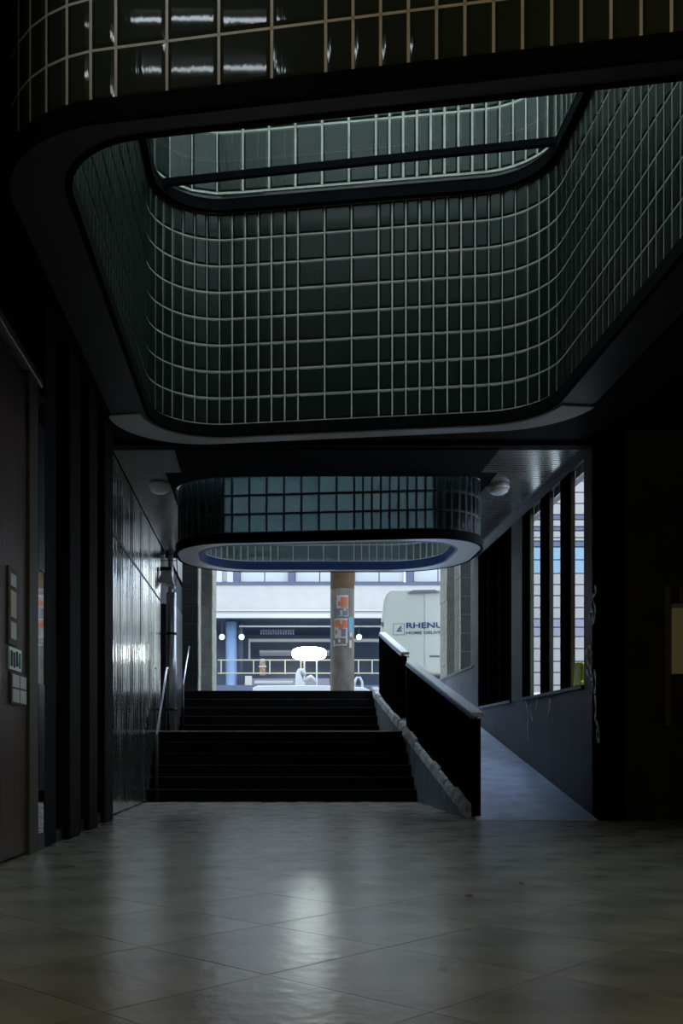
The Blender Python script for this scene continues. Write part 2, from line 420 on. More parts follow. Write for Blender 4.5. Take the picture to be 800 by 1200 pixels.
def lid_piece(path, k0, k1, f0, slope):
    pass
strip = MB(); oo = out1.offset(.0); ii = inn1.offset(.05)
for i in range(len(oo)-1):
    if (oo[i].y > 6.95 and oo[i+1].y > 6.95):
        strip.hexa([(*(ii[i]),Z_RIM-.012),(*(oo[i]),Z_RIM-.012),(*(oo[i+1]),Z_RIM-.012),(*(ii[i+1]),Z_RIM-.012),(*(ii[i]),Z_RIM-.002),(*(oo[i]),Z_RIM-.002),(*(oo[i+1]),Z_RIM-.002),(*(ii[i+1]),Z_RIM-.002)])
strip.build('painted_rim_light', M['rimstrip'], d1)  # light on the far rim put in as a paler strip
pb = MB(); lp = inn1.offset(-.03)
pb.add([(*p, Z_LID) for p in lp]+[(*p, Z_LID+.012) for p in lp],
       [tuple(range(len(lp))), tuple(range(len(lp), 2*len(lp)))]+[(i,(i+1)%len(lp),(i+1)%len(lp)+len(lp),i+len(lp)) for i in range(len(lp))])
pb.build('roof_pane', M['lid'], d1)
for k in range(4):
    yy = 7.20-.85*k; a = .018
    MB().hexa([(-.84,yy+.147-a,Z_LID-.05),(2.03,yy-.365-a,Z_LID-.05),(2.03,yy-.365+a,Z_LID-.05),(-.84,yy+.147+a,Z_LID-.05),
               (-.84,yy+.147-a,Z_LID+.0),(2.03,yy-.365-a,Z_LID+.0),(2.03,yy-.365+a,Z_LID+.0),(-.84,yy+.147+a,Z_LID-.003)]).build('pane_bar', M['fascia'], d1)
# solid lining above the ceiling on the near side, where no inner blocks are
MB().hexa([(-.9,n1(-.9)+.02,Z_CEIL),(2.1,n1(2.1)+.02,Z_CEIL),(2.1,n1(2.1)+.06,Z_CEIL),(-.9,n1(-.9)+.06,Z_CEIL),
           (-.9,n1(-.9)+.02,Z_LID),(2.1,n1(2.1)+.02,Z_LID),(2.1,n1(2.1)+.06,Z_LID),(-.9,n1(-.9)+.06,Z_LID)]).build('near_lining', M['darkwall'], d1)

# --- drum two
d2 = thing('glass_block_skylight', (.75,12.3,Z_RIM), 'smaller glass block drum with a pale rim hanging over the staircase, farther one', 'skylight')
mid2 = poly_path(inn2.offset(.035)); mido2 = poly_path(out2.offset(-.045))
w2o = lambda p: p.y < 11.75 and -.32 < p.x < .96
w2i = lambda p: p.y > 13 and .25 < p.x < 1.15
u = skin(mido2, Z_GL+.03, 3, MOD, .222, .06, .022, w2o, lambda p: False, lambda p, z: p.y < 11.9, d2, M['glass2'], M['mortar_d'], 200, .02)
skin(mid2, Z_GL+.03, 14, MOD, .222, .06, .014, w2i, lambda p: p.y < 11.9 and -.6 < p.x < 2.1, lambda p, z: p.y > 12.9 and z < 3.5, d2, M['glass3'], M['mortar'], 90, .03)
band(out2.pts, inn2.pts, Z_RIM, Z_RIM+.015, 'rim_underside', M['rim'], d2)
band(out2.offset(.012), out2.offset(-.02), Z_RIM-.004, Z_GL+.02, 'outer_fascia', M['fascia'], d2)
band(inn2.offset(.02), inn2.offset(-.012), Z_RIM-.004, Z_GL+.02, 'inner_fascia', M['fasciab'], d2)
lp = inn2.offset(.02)
MB().add([(*p, 5.6) for p in lp]+[(*p, 5.61) for p in lp],
       [tuple(range(len(lp))), tuple(range(len(lp), 2*len(lp)))]+[(i,(i+1)%len(lp),(i+1)%len(lp)+len(lp),i+len(lp)) for i in range(len(lp))]).build('roof_pane', M['lid2'], d2)
MB().hexa([(-.9,11.80,Z_CEIL),(2.4,11.46,Z_CEIL),(2.4,11.5,Z_CEIL),(-.9,11.84,Z_CEIL),
           (-.9,11.80,Z_ROOF),(2.4,11.46,Z_ROOF),(2.4,11.5,Z_ROOF),(-.9,11.84,Z_ROOF)]).build('near_lining', M['glass2'], d2)

inf = MB(); oo = out2.offset(-.11)  # dark sheet added behind corner blocks to keep light out of them
for i in range(len(oo)):
    a, b_ = oo[i], oo[(i+1) % len(oo)]; m_ = (a+b_)/2
    if (m_.x < -.42 or m_.x > 1.9):
        t_ = (b_-a).normalized(); n_ = Vector((t_.y,-t_.x))*.01
        inf.hexa([(*(a+n_),Z_GL),(*(b_+n_),Z_GL),(*(b_-n_),Z_GL),(*(a-n_),Z_GL),(*(a+n_),Z_CEIL),(*(b_+n_),Z_CEIL),(*(b_-n_),Z_CEIL),(*(a-n_),Z_CEIL)])
inf.build('added_dark_backing', M['black'], d2)
# ceiling slats beyond the first drum, and the dark board in front of the second
sl = MB(); y = 10.4
while y < 15.85:
    for x0, x1 in ((WL, -1.16 if y > 11.25 else -.97), (2.66 if y > 11.25 else 2.45, WR)):
        sl.prism_x([(y, Z_CEIL), (y+.012, Z_CEIL-.022), (y+.060, Z_CEIL-.026), (y+.074, Z_CEIL)], x0, x1)
    if y > 13.5: sl.prism_x([(y, Z_CEIL), (y+.012, Z_CEIL-.022), (y+.060, Z_CEIL-.026), (y+.074, Z_CEIL)], -1.15, 2.65)
    y += .08
tag(sl.build('ceiling_slats', M['slat'], ceil), kind='stuff')
B(-.965, 2.44, 10.3, 11.3, Z_CEIL-.06, Z_CEIL).build('dark_ceiling_board', M['black'], ceil)
B(WL, WR, 10.2, 10.36, Z_CEIL-.045, Z_CEIL).build('ceiling_trim', M['black'], ceil)
B(WL, WR, 15.82, 15.9, Z_CEIL-.10, Z_CEIL).build('ceiling_trim', M['blackm'], ceil)

def dome_lamp(c, label):
    t = thing('ceiling_lamp', c, label, 'lamp', 'round lamps beside the far skylight')
    MB().lathe([(.05,0),(.12,-.01),(.13,-.04),(.125,-.06)], *c, 28).build('lamp_body', M['steel'], t, True)
    MB().lathe([(.12,-.06),(.105,-.10),(.06,-.125),(.01,-.13)], *c, 28).build('diffuser', M['rim'], t, True)
dome_lamp((-1.27, 11.7, Z_CEIL-.025), 'round metal ceiling lamp left of the far glass block drum, half hidden')
dome_lamp((2.78, 11.75, Z_CEIL-.025), 'round metal ceiling lamp right of the far glass block drum, half hidden')

# ------------------------------------------------ left wall: door, glazing strip, fins, ribbed cladding
B(WL-.25, WL-.03, 5.6, 10.25, 0, Z_CEIL).build('wall_left', M['darkwall']); bpy.data.objects['wall_left']['kind'] = 'structure'
dr = thing('door_1', (WL,6.2,0), None, None, kind='structure')
B(WL-.03, WL+.01, 5.62, 6.62, .02, 3.22).build('door_leaf', M['wood'], dr, bevel=.004)
B(WL-.03, WL+.035, 6.62, 6.87, 0, 3.30).build('door_jamb', M['olive'], dr, bevel=.004)
B(WL-.03, WL+.03, 5.5, 5.62, 0, 3.30).build('door_jamb', M['olive'], dr, bevel=.004)
B(WL-.03, WL+.05, 5.4, 6.95, 3.27, 3.33).build('door_head_rail', M['steel'], dr, bevel=.004)
# notices on the door
def notice(y0, y1, z0, z1, m, name, label, inner=None, off=.012):
    t = thing(name, (WL+off,(y0+y1)/2,z0), label, 'notice')
    B(WL+off, WL+off+.012, y0, y1, z0, z1).build('board', m, t)
    for (a, b, c, d, mm, nm) in inner or []:
        B(WL+off+.012, WL+off+.016, y0+(y1-y0)*a, y0+(y1-y0)*b, z0+(z1-z0)*c, z0+(z1-z0)*d).build(nm, mm, t)
notice(6.12, 6.34, 1.37, 1.86, M['olive'], 'framed_notice', 'tall narrow framed notice on the wooden door at left', [(.2,.8,.08,.30,M['sheet'],'sheet'),(.2,.8,.36,.70,M['sheety'],'sheet'),(.2,.8,.76,.92,M['sheet'],'sheet')])
notice(6.14, 6.44, 1.215, 1.355, M['teal'], 'teal_notice', 'small teal notice under the tall framed notice', [(.12,.22,.15,.85,M['ink'],'print_bar'),(.34,.42,.1,.8,M['ink'],'print_bar'),(.56,.66,.2,.9,M['ink'],'print_bar'),(.8,.88,.15,.85,M['ink'],'print_bar')])
notice(6.18, 6.58, 1.0, 1.20, M['ink'], 'paper_notice', 'pale notice of four sheets, lowest on the wooden door', [(.08,.48,.54,.94,M['sheet'],'sheet'),(.54,.94,.54,.94,M['sheet'],'sheet'),(.08,.48,.06,.48,M['sheet'],'sheet'),(.54,.94,.06,.48,M['sheet'],'sheet')])
wn = thing('window_1', (WL,6.9,0), None, None, kind='structure')
B(WL-.03, WL+.030, 6.88, 7.055, .12, 3.25).build('glass_pane', M['mirror'], wn)
for z0, z1 in ((0,.12),(.42,1.17),(1.98,3.0),(3.2,3.27)):
    B(WL-.03, WL+.036, 6.875, 7.058, z0, z1).build('window_rail', M['blackm'], wn)
for k, yy in enumerate((7.06, 7.75, 8.6, 9.5)):
    o = B(WL-.03, WL+(.034,.08,.08,.07)[k], yy, yy+(.40,.45,.42,.5)[k], 0, Z_CEIL).build('trim_%d' % (k+1), M['black'], None, bevel=.01); tag(o, kind='structure')
for k, yy in enumerate((7.46, 8.2, 9.02)):
    wk = thing('window_%d' % (k+2), (WL,yy,0), None, None, kind='structure')
    B(WL-.03, WL-.015, yy, yy+(.29,.40,.48)[k], .1, 3.6).build('glass_pane', M['darkglass'], wk)
    B(WL-.03, WL+.03, yy, yy+(.29,.40,.48)[k], 0, .1).build('window_sill', M['blackm'], wk)

tag(B(WL-.25, WL-.03, 10.25, 19.4, 0, Z_CEIL+.1).build('wall_left_rear', M['darkwall']), kind='structure')
tag(B(WL-.25, WL-.03, 15.9, 24, Z_CEIL, 9.5).build('wall_left_street', M['cream']), kind='structure')
cl = thing('trim_5', (WL,12.8,0), None, None, kind='structure')
def corrugated(y0, y1, z0, z1):
    b = MB(); n = int((y1-y0)/.012); pts = []
    for i in range(n+1):
        y = y0+(y1-y0)*i/n; pts.append((WL-.016+.0048*math.sin(2*math.pi*y/.165)*(1+.4*math.sin(y*7))+.0022*math.sin(2*math.pi*y/.09+1)+.0008*math.sin(y*151), y))
    b.add([(x,y,z0) for x,y in pts]+[(x,y,z1) for x,y in pts], [(i,i+1,i+n+2,i+n+1) for i in range(n)])
    return b.build('ribbed_panel', M['ribs'], cl, True)
for y0, y1 in ((10.27,11.55),(11.57,12.85),(12.87,14.15),(14.17,15.3)):
    for z0, z1 in ((.02,3.02),(3.04,3.9)): corrugated(y0, y1, z0, z1)
B(WL-.03, WL-.006, 10.27, 15.3, 3.015, 3.042).build('panel_seam_strip', M['blackm'], cl)

# door frame, pipe, floodlight, handrails at the landing
d2r = thing('door_2', (WL,17.3,1.0), None, None, kind='structure')
B(WL-.03, WL+.06, 15.32, 15.42, 1.0, 3.0).build('door_jamb', M['blackm'], d2r)
B(WL-.03, WL+.02, 16.4, 18.8, 1.0, 3.3).build('door_leaf', M['blackm'], d2r)
pipe = thing('downpipe', (-1.50,15.5,1.0), 'shiny steel downpipe standing on the stair landing by the left wall', 'pipe')
MB().tube([(-1.50,15.5,1.0),(-1.50,15.5,3.2)], .078, 24).build('pipe', M['steel'], pipe, True)
MB().tube([(-1.51,15.5,3.2),(-1.51,15.5,3.88)], .04, 14).build('upper_pipe', M['steel'], pipe, True)
for z in (1.35, 2.55): MB().lathe([(.08,-.02),(.088,-.018),(.088,.018),(.08,.02)], -1.50,15.5,z,20).build('pipe_clamp', M['blackm'], pipe)
fd = thing('floodlight', (-1.52,15.1,3.42), 'silver floodlight bracketed to the left wall above the downpipe', 'lamp')
MB().hexa([(-1.66,15.0,3.28),(-1.40,15.0,3.20),(-1.40,15.16,3.20),(-1.66,15.16,3.28),(-1.60,15.0,3.46),(-1.46,15.0,3.46),(-1.46,15.16,3.46),(-1.60,15.16,3.46)]).build('lamp_housing', M['steel'], fd, bevel=.01)
B(-1.63,-1.45,15.02,15.14,3.46,3.52).build('bracket', M['blackm'], fd, bevel=.006)
MB().tube([(-1.42,15.05,3.2),(-1.36,15.05,3.40),(-1.38,15.05,3.7),(-1.38,15.05,3.88)], .008, 6).build('cable', M['blackm'], fd)
for z in (3.62,3.72): MB().tube([(-1.63,15.05,z),(-1.36,15.05,z)], .006, 6).build('conduit', M['blackm'], fd)
ZS0 = 1.85
def handrail(x, pts, label, b0, b1):
    t = thing('handrail', (x,pts[0][0],pts[0][1]-.9), label, 'handrail')
    MB().tube([(x,y,z) for y,z in pts], .015, 10).build('rail_tube', M['steel'], t, True)
    for (y, z, b) in ((pts[0][0],pts[0][1],b0),(pts[-1][0],pts[-1][1],b1)):
        MB().tube([(x,y,b),(x,y,z)], .018, 8).build('post', M['blackm'], t, True)
handrail(-1.50, [(13.46,.93),(14.8,1.95),(15.0,1.97)], 'thin steel handrail along the left side of the lower stair flight', 0, 1.0)
handrail(-1.52, [(17.9,1.9),(19.3,2.75),(19.6,2.76)], 'thin steel handrail along the left side of the upper stair flight', 1.0, ZS0)

# ------------------------------------------------ staircase and ramp
st = thing('staircase', (.2,13.5,0), 'black staircase of two flights with a landing rising to the street', 'stairs')
XS = 2.065
for k in range(6):
    B(WL, XS, 13.5+.26*k, 13.5+.26*(k+1) if k < 5 else 18.0, 0 if k < 5 else .3, (k+1)/6).build('step' if k < 5 else 'landing', M['step'], st, bevel=.008)
ZS = 1.87
B(WL, XS-.06, 14.785, 14.80, .992, 1.004).build('landing_nosing', M['steel'], st)
for k in range(5):
    B(WL, XS, 18.0+.26*k, 18.0+.26*(k+1) if k < 4 else 19.3, .8, 1.0+(k+1)*(ZS-1)/5).build('step', M['step'], st, bevel=.008)
tag(B(-1.9, 14, 19.3, 70, ZS-.3, ZS-.02).build('ground_street', M['asphalt']), kind='structure')
tag(B(-40, -1.9, 19.3, 70, ZS-.3, ZS-.02).build('ground_street_left', M['asphalt']), kind='structure')
rz = lambda y: max(0, (y-9.9)*.199)
XS = 2.10
rp = thing('access_ramp', (2.7,10,0), 'blue-lit concrete ramp rising along the right side of the stairs', 'ramp')
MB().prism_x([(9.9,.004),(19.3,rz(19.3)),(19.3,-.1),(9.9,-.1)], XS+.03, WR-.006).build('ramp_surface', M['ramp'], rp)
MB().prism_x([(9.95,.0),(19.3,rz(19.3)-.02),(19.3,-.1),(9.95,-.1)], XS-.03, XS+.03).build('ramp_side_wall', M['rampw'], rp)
y = 10.05
while y < 19.2:
    l = random.uniform(.34,.58); y1 = min(y+l-.02, 19.3); h = .12+random.uniform(-.02,.03)
    b = MB(); e = random.uniform(0,.025); g = random.uniform(0,.02)
    b.hexa([(XS-.05-g,y,rz(y)-.03),(XS+.10,y,rz(y)-.03),(XS+.10,y1,rz(y1)-.03),(XS-.05-e,y1,rz(y1)-.03),
            (XS-.03-e,y+.02,rz(y)+h-.02),(XS+.09,y,rz(y)+h),(XS+.09,y1,rz(y1)+h-.03*random.random()),(XS-.04,y1-.01,rz(y1)+h-.02)])
    b.build('curb_stone', M['curb'], rp, bevel=.012); y += l
def parapet(y0, y1, h0, h1, label):
    t = thing('ramp_parapet', (XS,y0,rz(y0)), label, 'railing', 'parapets of the ramp')
    x0, x1 = XS+.0, XS+.035
    MB().prism_x([(y0,rz(y0)+.0),(y0,rz(y0)+h0),(y1,rz(y1)+h1),(y1,rz(y1)+.12)], x0, x1).build('panel', M['fin'], t)
    MB().prism_x([(y0-.02,rz(y0)+h0),(y0-.02,rz(y0)+h0+.02),(y1,rz(y1)+h1+.02),(y1,rz(y1)+h1)], x0-.012, x1+.02).build('edge_strip', M['railb'], t)
    MB().prism_x([(y0-.02,rz(y0)+h0+.02),(y0-.02,rz(y0)+h0+.065),(y1,rz(y1)+h1+.065),(y1,rz(y1)+h1+.02)], x0-.0, x1+.09).build('top_rail', M['rail'], t, bevel=.008)
    for yy in (y0+.02, y1-.08): B(x1, x1+.06, yy, yy+.06, rz(yy)-.0, rz(yy)+h0).build('post', M['fin'], t)
parapet(10.03, 14.75, 1.0, 1.02, 'long solid black ramp parapet with a pale top rail, nearest one')
parapet(15.3, 18.3, 1.10, 1.18, 'shorter black ramp parapet behind the gap, next to the van')
# pale post in the gap
tag(MB().tube([(XS+.07,15.05,1.05),(XS+.07,15.05,1.95)], .028, 10).build('gap_post', M['rail'], None, True), 'short pale metal post in the gap between the two ramp parapets', 'post')

# ------------------------------------------------ right wall
SILL, HEAD = 1.38, 3.78
wr = thing('wall_right', (WR,12.5,0), None, None, kind='structure')
B(WR, WR+.25, 9.85, 15.9, 0, SILL).build('low_wall', M['lowwall'], wr)
B(WR, WR+.25, 9.85, 15.9, HEAD, Z_CEIL).build('window_head', M['blackm'], wr)
B(WR, WR+.25, 9.85, 10.36, SILL, HEAD).build('pillar', M['pillar'], wr)
B(WR, WR+.08, 12.86, 13.42, SILL, HEAD).build('pillar', M['pillar'], wr)
B(WR, WR+.25, 15.5, 15.9, SILL, HEAD).build('pillar', M['pillar'], wr)
B(WR, WR+.22, 15.9, 19.4, 0, 2.05).build('ramp_low_wall', M['pillar'], wr)
B(WR-.02, WR+.24, 15.9, 19.4, 2.05, 2.09).build('wall_coping', M['blockedge'], wr, bevel=.006)
for n, starts in ((5, (10.38,11.2,12.05)), (6, (13.44,14.15,14.85))):
    wd = thing('window_%d' % n, (WR,starts[0],SILL), None, None, kind='structure')
    for s in starts:
        op, end = (.46, .82) if n == 5 else (.10, .69)
        B(WR, WR+.06, s+op, s+end, SILL, HEAD).build('fin', M['fin'], wd, bevel=.006)
        B(WR+.01, WR+.055, s+op-.012, s+op-.001, SILL, HEAD).build('fin_edge', M['olive'] if n == 5 else M['fin'], wd)  # olive strip stands for daylight on the jamb; other window left dark
    B(WR-.03, WR+.25, starts[0]-.02, starts[0]+(2.45 if n == 5 else 2.1), SILL-.02, SILL+.015).build('window_sill', M['blackm'], wd)
    for s in starts:
        op = .46 if n == 5 else .18
        B(WR+.06, WR+.08, s, s+op-.012, HEAD-.08, HEAD).build('head_bar', M['white'], wd)
tag(B(WR, 6.2, 9.85, 10.1, 0, Z_CEIL).build('wall_right_return', M['darkwall']), kind='structure')
# graffiti
def scribble(name, parent, strokes, X, r=.010):
    b = MB()
    for s in strokes:
        pts = [RW(px, py, X) for px, py in s]; n = len(pts); sm = []
        for i in range(n-1):
            p0, p1, p2, p3 = pts[max(i-1,0)], pts[i], pts[i+1], pts[min(i+2,n-1)]
            for k in range(5):
                t = k/5; sm.append(.5*((2*p1)+(p2-p0)*t+(2*p0-5*p1+4*p2-p3)*t*t+(3*p1-p0-3*p2+p3)*t**3))
        sm.append(pts[-1])
        q = []
        for i, p in enumerate(sm):
            t = (sm[min(i+1,len(sm)-1)]-sm[max(i-1,0)]).normalized(); s2 = Vector((0,-t.z,t.y))*r*1.3*(.6+.5*math.sin(i*.9))
            q += [p+s2, p-s2]
        b.add([(X-.004, v.y, v.z) for v in q]+[(X+.002, v.y, v.z) for v in q],
              [(2*i,2*i+1,2*i+3,2*i+2) for i in range(len(sm)-1)]+[(2*i,2*i+2,2*i+2+2*len(sm),2*i+2*len(sm)) for i in range(len(sm)-1)]+[(2*i+1,2*i+3,2*i+3+2*len(sm),2*i+1+2*len(sm)) for i in range(len(sm)-1)])
    return b.build(name, M['grit'], parent)
scribble('graffiti', wr, [[(697,686),(698,695),(694,700),(697,712),(697,722),(694,732)], [(693,714),(691,718),(691,724),(694,726),(695,718),(692,712)],
    [(692,760),(689,757),(687,766),(688,775),(691,783),(692,790)],[(687,785),(690,793),(694,795),(691,780)],[(696,785),(698,800),(696,812),(694,800)],
    [(697,815),(698,832),(697,842),(700,852),(699,862),(701,870)],[(699,845),(702,862),(701,870)]], WR-.001, .016)
scribble('graffiti_drips', wr, [[(616,822),(619,838),(618,852),(619,866)],[(624,820),(621,832),(624,845)],[(644,816),(645,832),(648,848)],[(646,818),(642,840)],[(630,818),(628,832)]], WR-.001, .008)
# yellow thing on the sill
yb = thing('yellow_bag', (WR+.06,10.6,SILL+.015), 'bright yellow plastic bag lying on the right window sill', 'bag')
MB().hexa([(WR+.00,10.46,1.396),(WR+.13,10.46,1.396),(WR+.13,10.74,1.396),(WR+.00,10.74,1.396),(WR+.01,10.47,1.66),(WR+.10,10.47,1.62),(WR+.10,10.72,1.64),(WR+.015,10.72,1.68)]).build('bag_body', M['yellow'], yb, bevel=.02)
MB().hexa([(WR-.03,10.40,1.396),(WR+.02,10.40,1.396),(WR+.02,10.5,1.396),(WR-.03,10.5,1.396),(WR-.02,10.40,1.44),(WR+.02,10.41,1.45),(WR+.02,10.49,1.45),(WR-.02,10.49,1.44)]).build('bag_flap', M['yellow'], yb, bevel=.008)
# notice board in the return wall
nb = thing('notice_board', (4.1,9.83,1.4), 'yellowish lit board on the black wall at the right edge', 'board')
B(3.98,4.04,9.80,9.85,.95,2.35).build('side_frame', M['olive'], nb, bevel=.004)
B(4.05,4.26,9.81,9.85,1.47,2.17).build('board', M['gold'], nb, bevel=.004)
B(4.13,4.26,9.815,9.85,2.18,2.34).build('upper_sheet', M['olive'], nb)
B(4.05,4.24,9.80,9.812,2.13,2.17).build('top_strip', M['paper'], nb)

# facade seen through the slots on the right: stacked boards
sf = thing('side_building', (8,22.6,1.3), 'neighbouring building with pale horizontal boards seen through the right window slots', 'building')
B(5.3, 14, 22.6, 23.0, .9, 12).build('wall', M['joint'], sf)
zy = lambda py: EYE+(PY-py)*22.5/F
edges = [820,803,788,775,760,746,735,725,712,698,685,672,656,641,634,630,622,617,609,603,590,577,564,551,538,525,512,499,486,470,450,430,400]
for a, b_ in zip(edges, edges[1:]):
    m = M['sidingb'] if 641 <= a <= 672 and b_ >= 641 else M['sidingv'] if 735 <= a <= 746 else M['siding']
    if a in (641,622,609) : m = M['wframe']
    B(5.3, 14, 22.5, 22.6, zy(a)+.012, zy(b_)-.012).build('board', m, sf)
tag(B(3.6, 14, 10.1, 22.5, .9, 1.25).build('ground_yard', M['asphalt']), kind='structure')

# ------------------------------------------------ masonry pilasters at the street end
def pilaster(name, x0, x1, y0, y1, z0, z1, mm, side, course=.345):
    t = thing(name, ((x0+x1)/2,y0,z0), None, None, kind='structure')
    xe0, xe1 = (x1-.02, x1) if side > 0 else (x0, x0+.02)
    B(x0+.008, x1-.008, y0+.008, y1, z0, z1).build('core', M['joint'], t)
    z = z0; k = 0
    while z < z1-.05:
        h = min(course, z1-z); j = random.uniform(-.004,.004)
        B(x0 + (0 if side > 0 else .022), x1-(.022 if side > 0 else 0), y0+j, y0+.12, z+.008, z+h-.006).build('block', mm, t, bevel=.006)
        B(xe0+j, xe1+j, y0+j, y1, z+.004, z+h-.003).build('daylit_reveal', M['blockedge'], t)  # side faces paler: daylight from the street put into their colour
        z += h
pilaster('trim_6', WL-.1, -1.34, 19.4, 20.1, ZS-.02, 9.4, M['blockdk'], 1)
pilaster('trim_7', WL-.1, -1.19, 21.8, 23.4, ZS-.02, 9.4, M['block'], 1)
pilaster('trim_8', 3.84, 4.45, 21.0, 21.7, ZS-.02, 9.4, M['block'], -1)
pilaster('trim_9', 3.60, 4.0, 18.3, 18.8, ZS-.35, 9.4, M['blockdk'], -1)
pilaster('trim_10', 3.38, 3.58, 15.92, 16.25, 2.09, 9.4, M['blockdk'], -1)

# column with posters
CXc, CYc, CR = P(401,800,21.0).x, 21.0, .255
col = thing('concrete_column', (CXc,CYc,ZS-.02), 'round grey concrete column with posters and an ochre top in the street opening', 'column')
MB().lathe([(CR,0),(CR,.1),(CR,2.30)], CXc,CYc,ZS-.02,40).build('shaft', M['concol'], col, True)
MB().lathe([(CR+.001,2.30),(CR+.001,7.5)], CXc,CYc,ZS-.02,40).build('ochre_top', M['ochre'], col, True)
def wrap(x0, y0, x1, y1, m, name, parent, off=.004):
    d = CYc-CR*.9; b = MB(); n = 8; vs = []
    for k in range(n+1):
        X = (x0+(x1-x0)*k/n-PX)*d/F-CXc; X = max(-CR*.98, min(CR*.98, X))
        a = math.asin(X/CR); r = CR+off
        for py in (y1, y0):
            vs.append((CXc+r*math.sin(a), CYc-r*math.cos(a), EYE+(PY-py)*d/F))
    return b.add(vs, [(2*k,2*k+2,2*k+3,2*k+1) for k in range(n)]).build(name, m, parent)
po = thing('poster', (CXc,CYc-CR,3.6), 'upper orange, white and black poster on the concrete column', 'poster')
wrap(394.5,697.5,408,722.5,M['paper'],'sheet',po)
wrap(399,700,407.5,712,M['orange'],'orange_print',po,.007); wrap(396,705,400,710,M['orange'],'orange_print',po,.007)
wrap(392.5,713,407.5,721.5,M['ink'],'dark_print',po,.006); wrap(398.5,715,401,721,M['paper'],'white_print',po,.009); wrap(402,713.5,405,716,M['paper'],'white_print',po,.009)
po = thing('poster', (CXc,CYc-CR,3.1), 'lower orange and white poster on the concrete column, torn at its foot', 'poster')
wrap(392,724.5,407,748,M['paper'],'sheet',po)
wrap(392.5,726.5,398.5,735,M['orange'],'orange_print',po,.007); wrap(400.5,727,406.8,736,M['orange'],'orange_print',po,.007); wrap(397,731,401,738,M['orange'],'orange_print',po,.008)
wrap(399.5,737,405,746,M['ink'],'dark_print',po,.007); wrap(393,738,395,743,M['ink'],'dark_print',po,.007)
po = thing('sticker', (CXc,CYc-CR,3.1), 'cyan blue sticker on the right side of the poster column', 'sticker')
wrap(408.5,723,413.5,741,M['cyan'],'sheet',po); wrap(409.5,741,413,746,M['paper'],'torn_edge',po)
po = thing('poster_scrap', (CXc,CYc-CR,2.9), 'torn white paper scraps left below the posters on the column', 'poster')
for a in ((391,750,392.5,757),(396,749,399,753),(393,755,406,756.5),(405,748,407,754),(409,750,412,759)): wrap(*a,M['paper'],'scrap',po)

# ------------------------------------------------ van
VY = 23.5; vx = P(497,0,VY).x; vz = ZS-.02
van = thing('delivery_van', (vx,VY,vz), 'pale delivery van seen from behind with blue lettering on its rear doors', 'van')
def vprof(z):   # half width at height above ground
    return 1.04 if z < 1.5 else 1.04-.10*((z-1.5)/1.1)**1.3
zs = [.42,.7,1.1,1.5,1.9,2.3,2.5,2.62,2.70]
hw = [1.0,1.03,1.05,1.045,1.02,.985,.95,.90,.80]
poly = [(vx-a,vz+b) for a,b in zip(hw,zs)]; polyr = [(vx+a,vz+b) for a,b in zip(hw,zs)][::-1]
b = MB(); full = poly+polyr; n = len(full)
secs = [(VY,1.0,0),(VY+.05,1.012,.01),(VY+4.2,1.0,0),(VY+4.6,.98,-.02)]
for (yy, k, dz) in secs: b.v += [(vx+(x-vx)*k, yy, z+dz) for x, z in full]
for i in range(len(secs)-1):
    for k in range(n): b.f.append((i*n+k,i*n+(k+1)%n,(i+1)*n+(k+1)%n,(i+1)*n+k))
b.f.append(tuple(range(n))); b.f.append(tuple(range((len(secs)-1)*n,len(secs)*n))[::-1])
b.build('body', M['vanw'], van)
# cab
MB().prism_x([(VY+4.6,vz+.42),(VY+4.6,vz+2.6),(VY+4.8,vz+2.55),(VY+5.5,vz+1.55),(VY+6.2,vz+1.2),(VY+6.3,vz+.42)], vx-.98, vx+.98).build('cab', M['vanw'], van, bevel=.04)
# doors
for s in (-1, 1):
    dz = zs[1:-1]; hh = hw[1:-1]
    pp = [(vx+s*(a-.06), vz+z) for a, z in zip(hh, dz)]; qq = [(vx+s*.006, vz+dz[-1]), (vx+s*.006, vz+dz[0])]
    dd = MB().prism_y(pp+qq, VY-.02, VY+.005).build('rear_door', M['vanw'], van)
    MB().box(vx+s*.52-.16 if s < 0 else vx+.12, vx-.52+.16 if s < 0 else vx+.36, VY-.03, VY-.018, vz+1.09, vz+1.13).build('door_handle', M['ink'], dd)
    for z in (1.0, 1.9):
        B(vx+s*1.0-.03, vx+s*1.0+.03, VY-.035, VY+.02, vz+z-.05, vz+z+.05).build('hinge', M['ink'], dd)
B(vx-1.0, vx+1.0, VY-.12, VY+.05, vz+.38, vz+.66).build('rear_bumper', M['tyre'], van, bevel=.03)
MB().hexa([(vx-.38,VY-.08,vz+2.64),(vx+.36,VY-.08,vz+2.64),(vx+.36,VY+.2,vz+2.70),(vx-.38,VY+.2,vz+2.70),(vx-.26,VY-.05,vz+2.70),(vx+.24,VY-.05,vz+2.70),(vx+.24,VY+.2,vz+2.74),(vx-.26,VY+.2,vz+2.74)]).build('roof_spoiler', M['wframe'], van)
for s in (-1, 1):
    tl = B(vx+s*1.0-.05, vx+s*1.0+.05, VY-.03, VY+.05, vz+.72, vz+1.62).build('tail_light', M['red'], van, bevel=.01)
    B(vx+s*1.0-.04, vx+s*1.0+.04, VY-.035, VY-.02, vz+1.34, vz+1.50).build('reversing_lens', M['paper'], tl)
    B(vx+s*1.0-.04, vx+s*1.0+.04, VY-.035, VY-.02, vz+.98, vz+1.12).build('indicator_lens', M['paper'], tl)
for s in (-1, 1):
    for yy in (VY+.9, VY+5.2):
        w_ = MB().tube([(vx+s*.78,yy,vz+.35),(vx+s*.98,yy,vz+.35)], .35, 22).build('wheel', M['tyre'], van, True)
        MB().tube([(vx+s*.97,yy,vz+.35),(vx+s*.99,yy,vz+.35)], .2, 16).build('hubcap', M['steel'], w_)
van_turn = math.radians(-6.6)
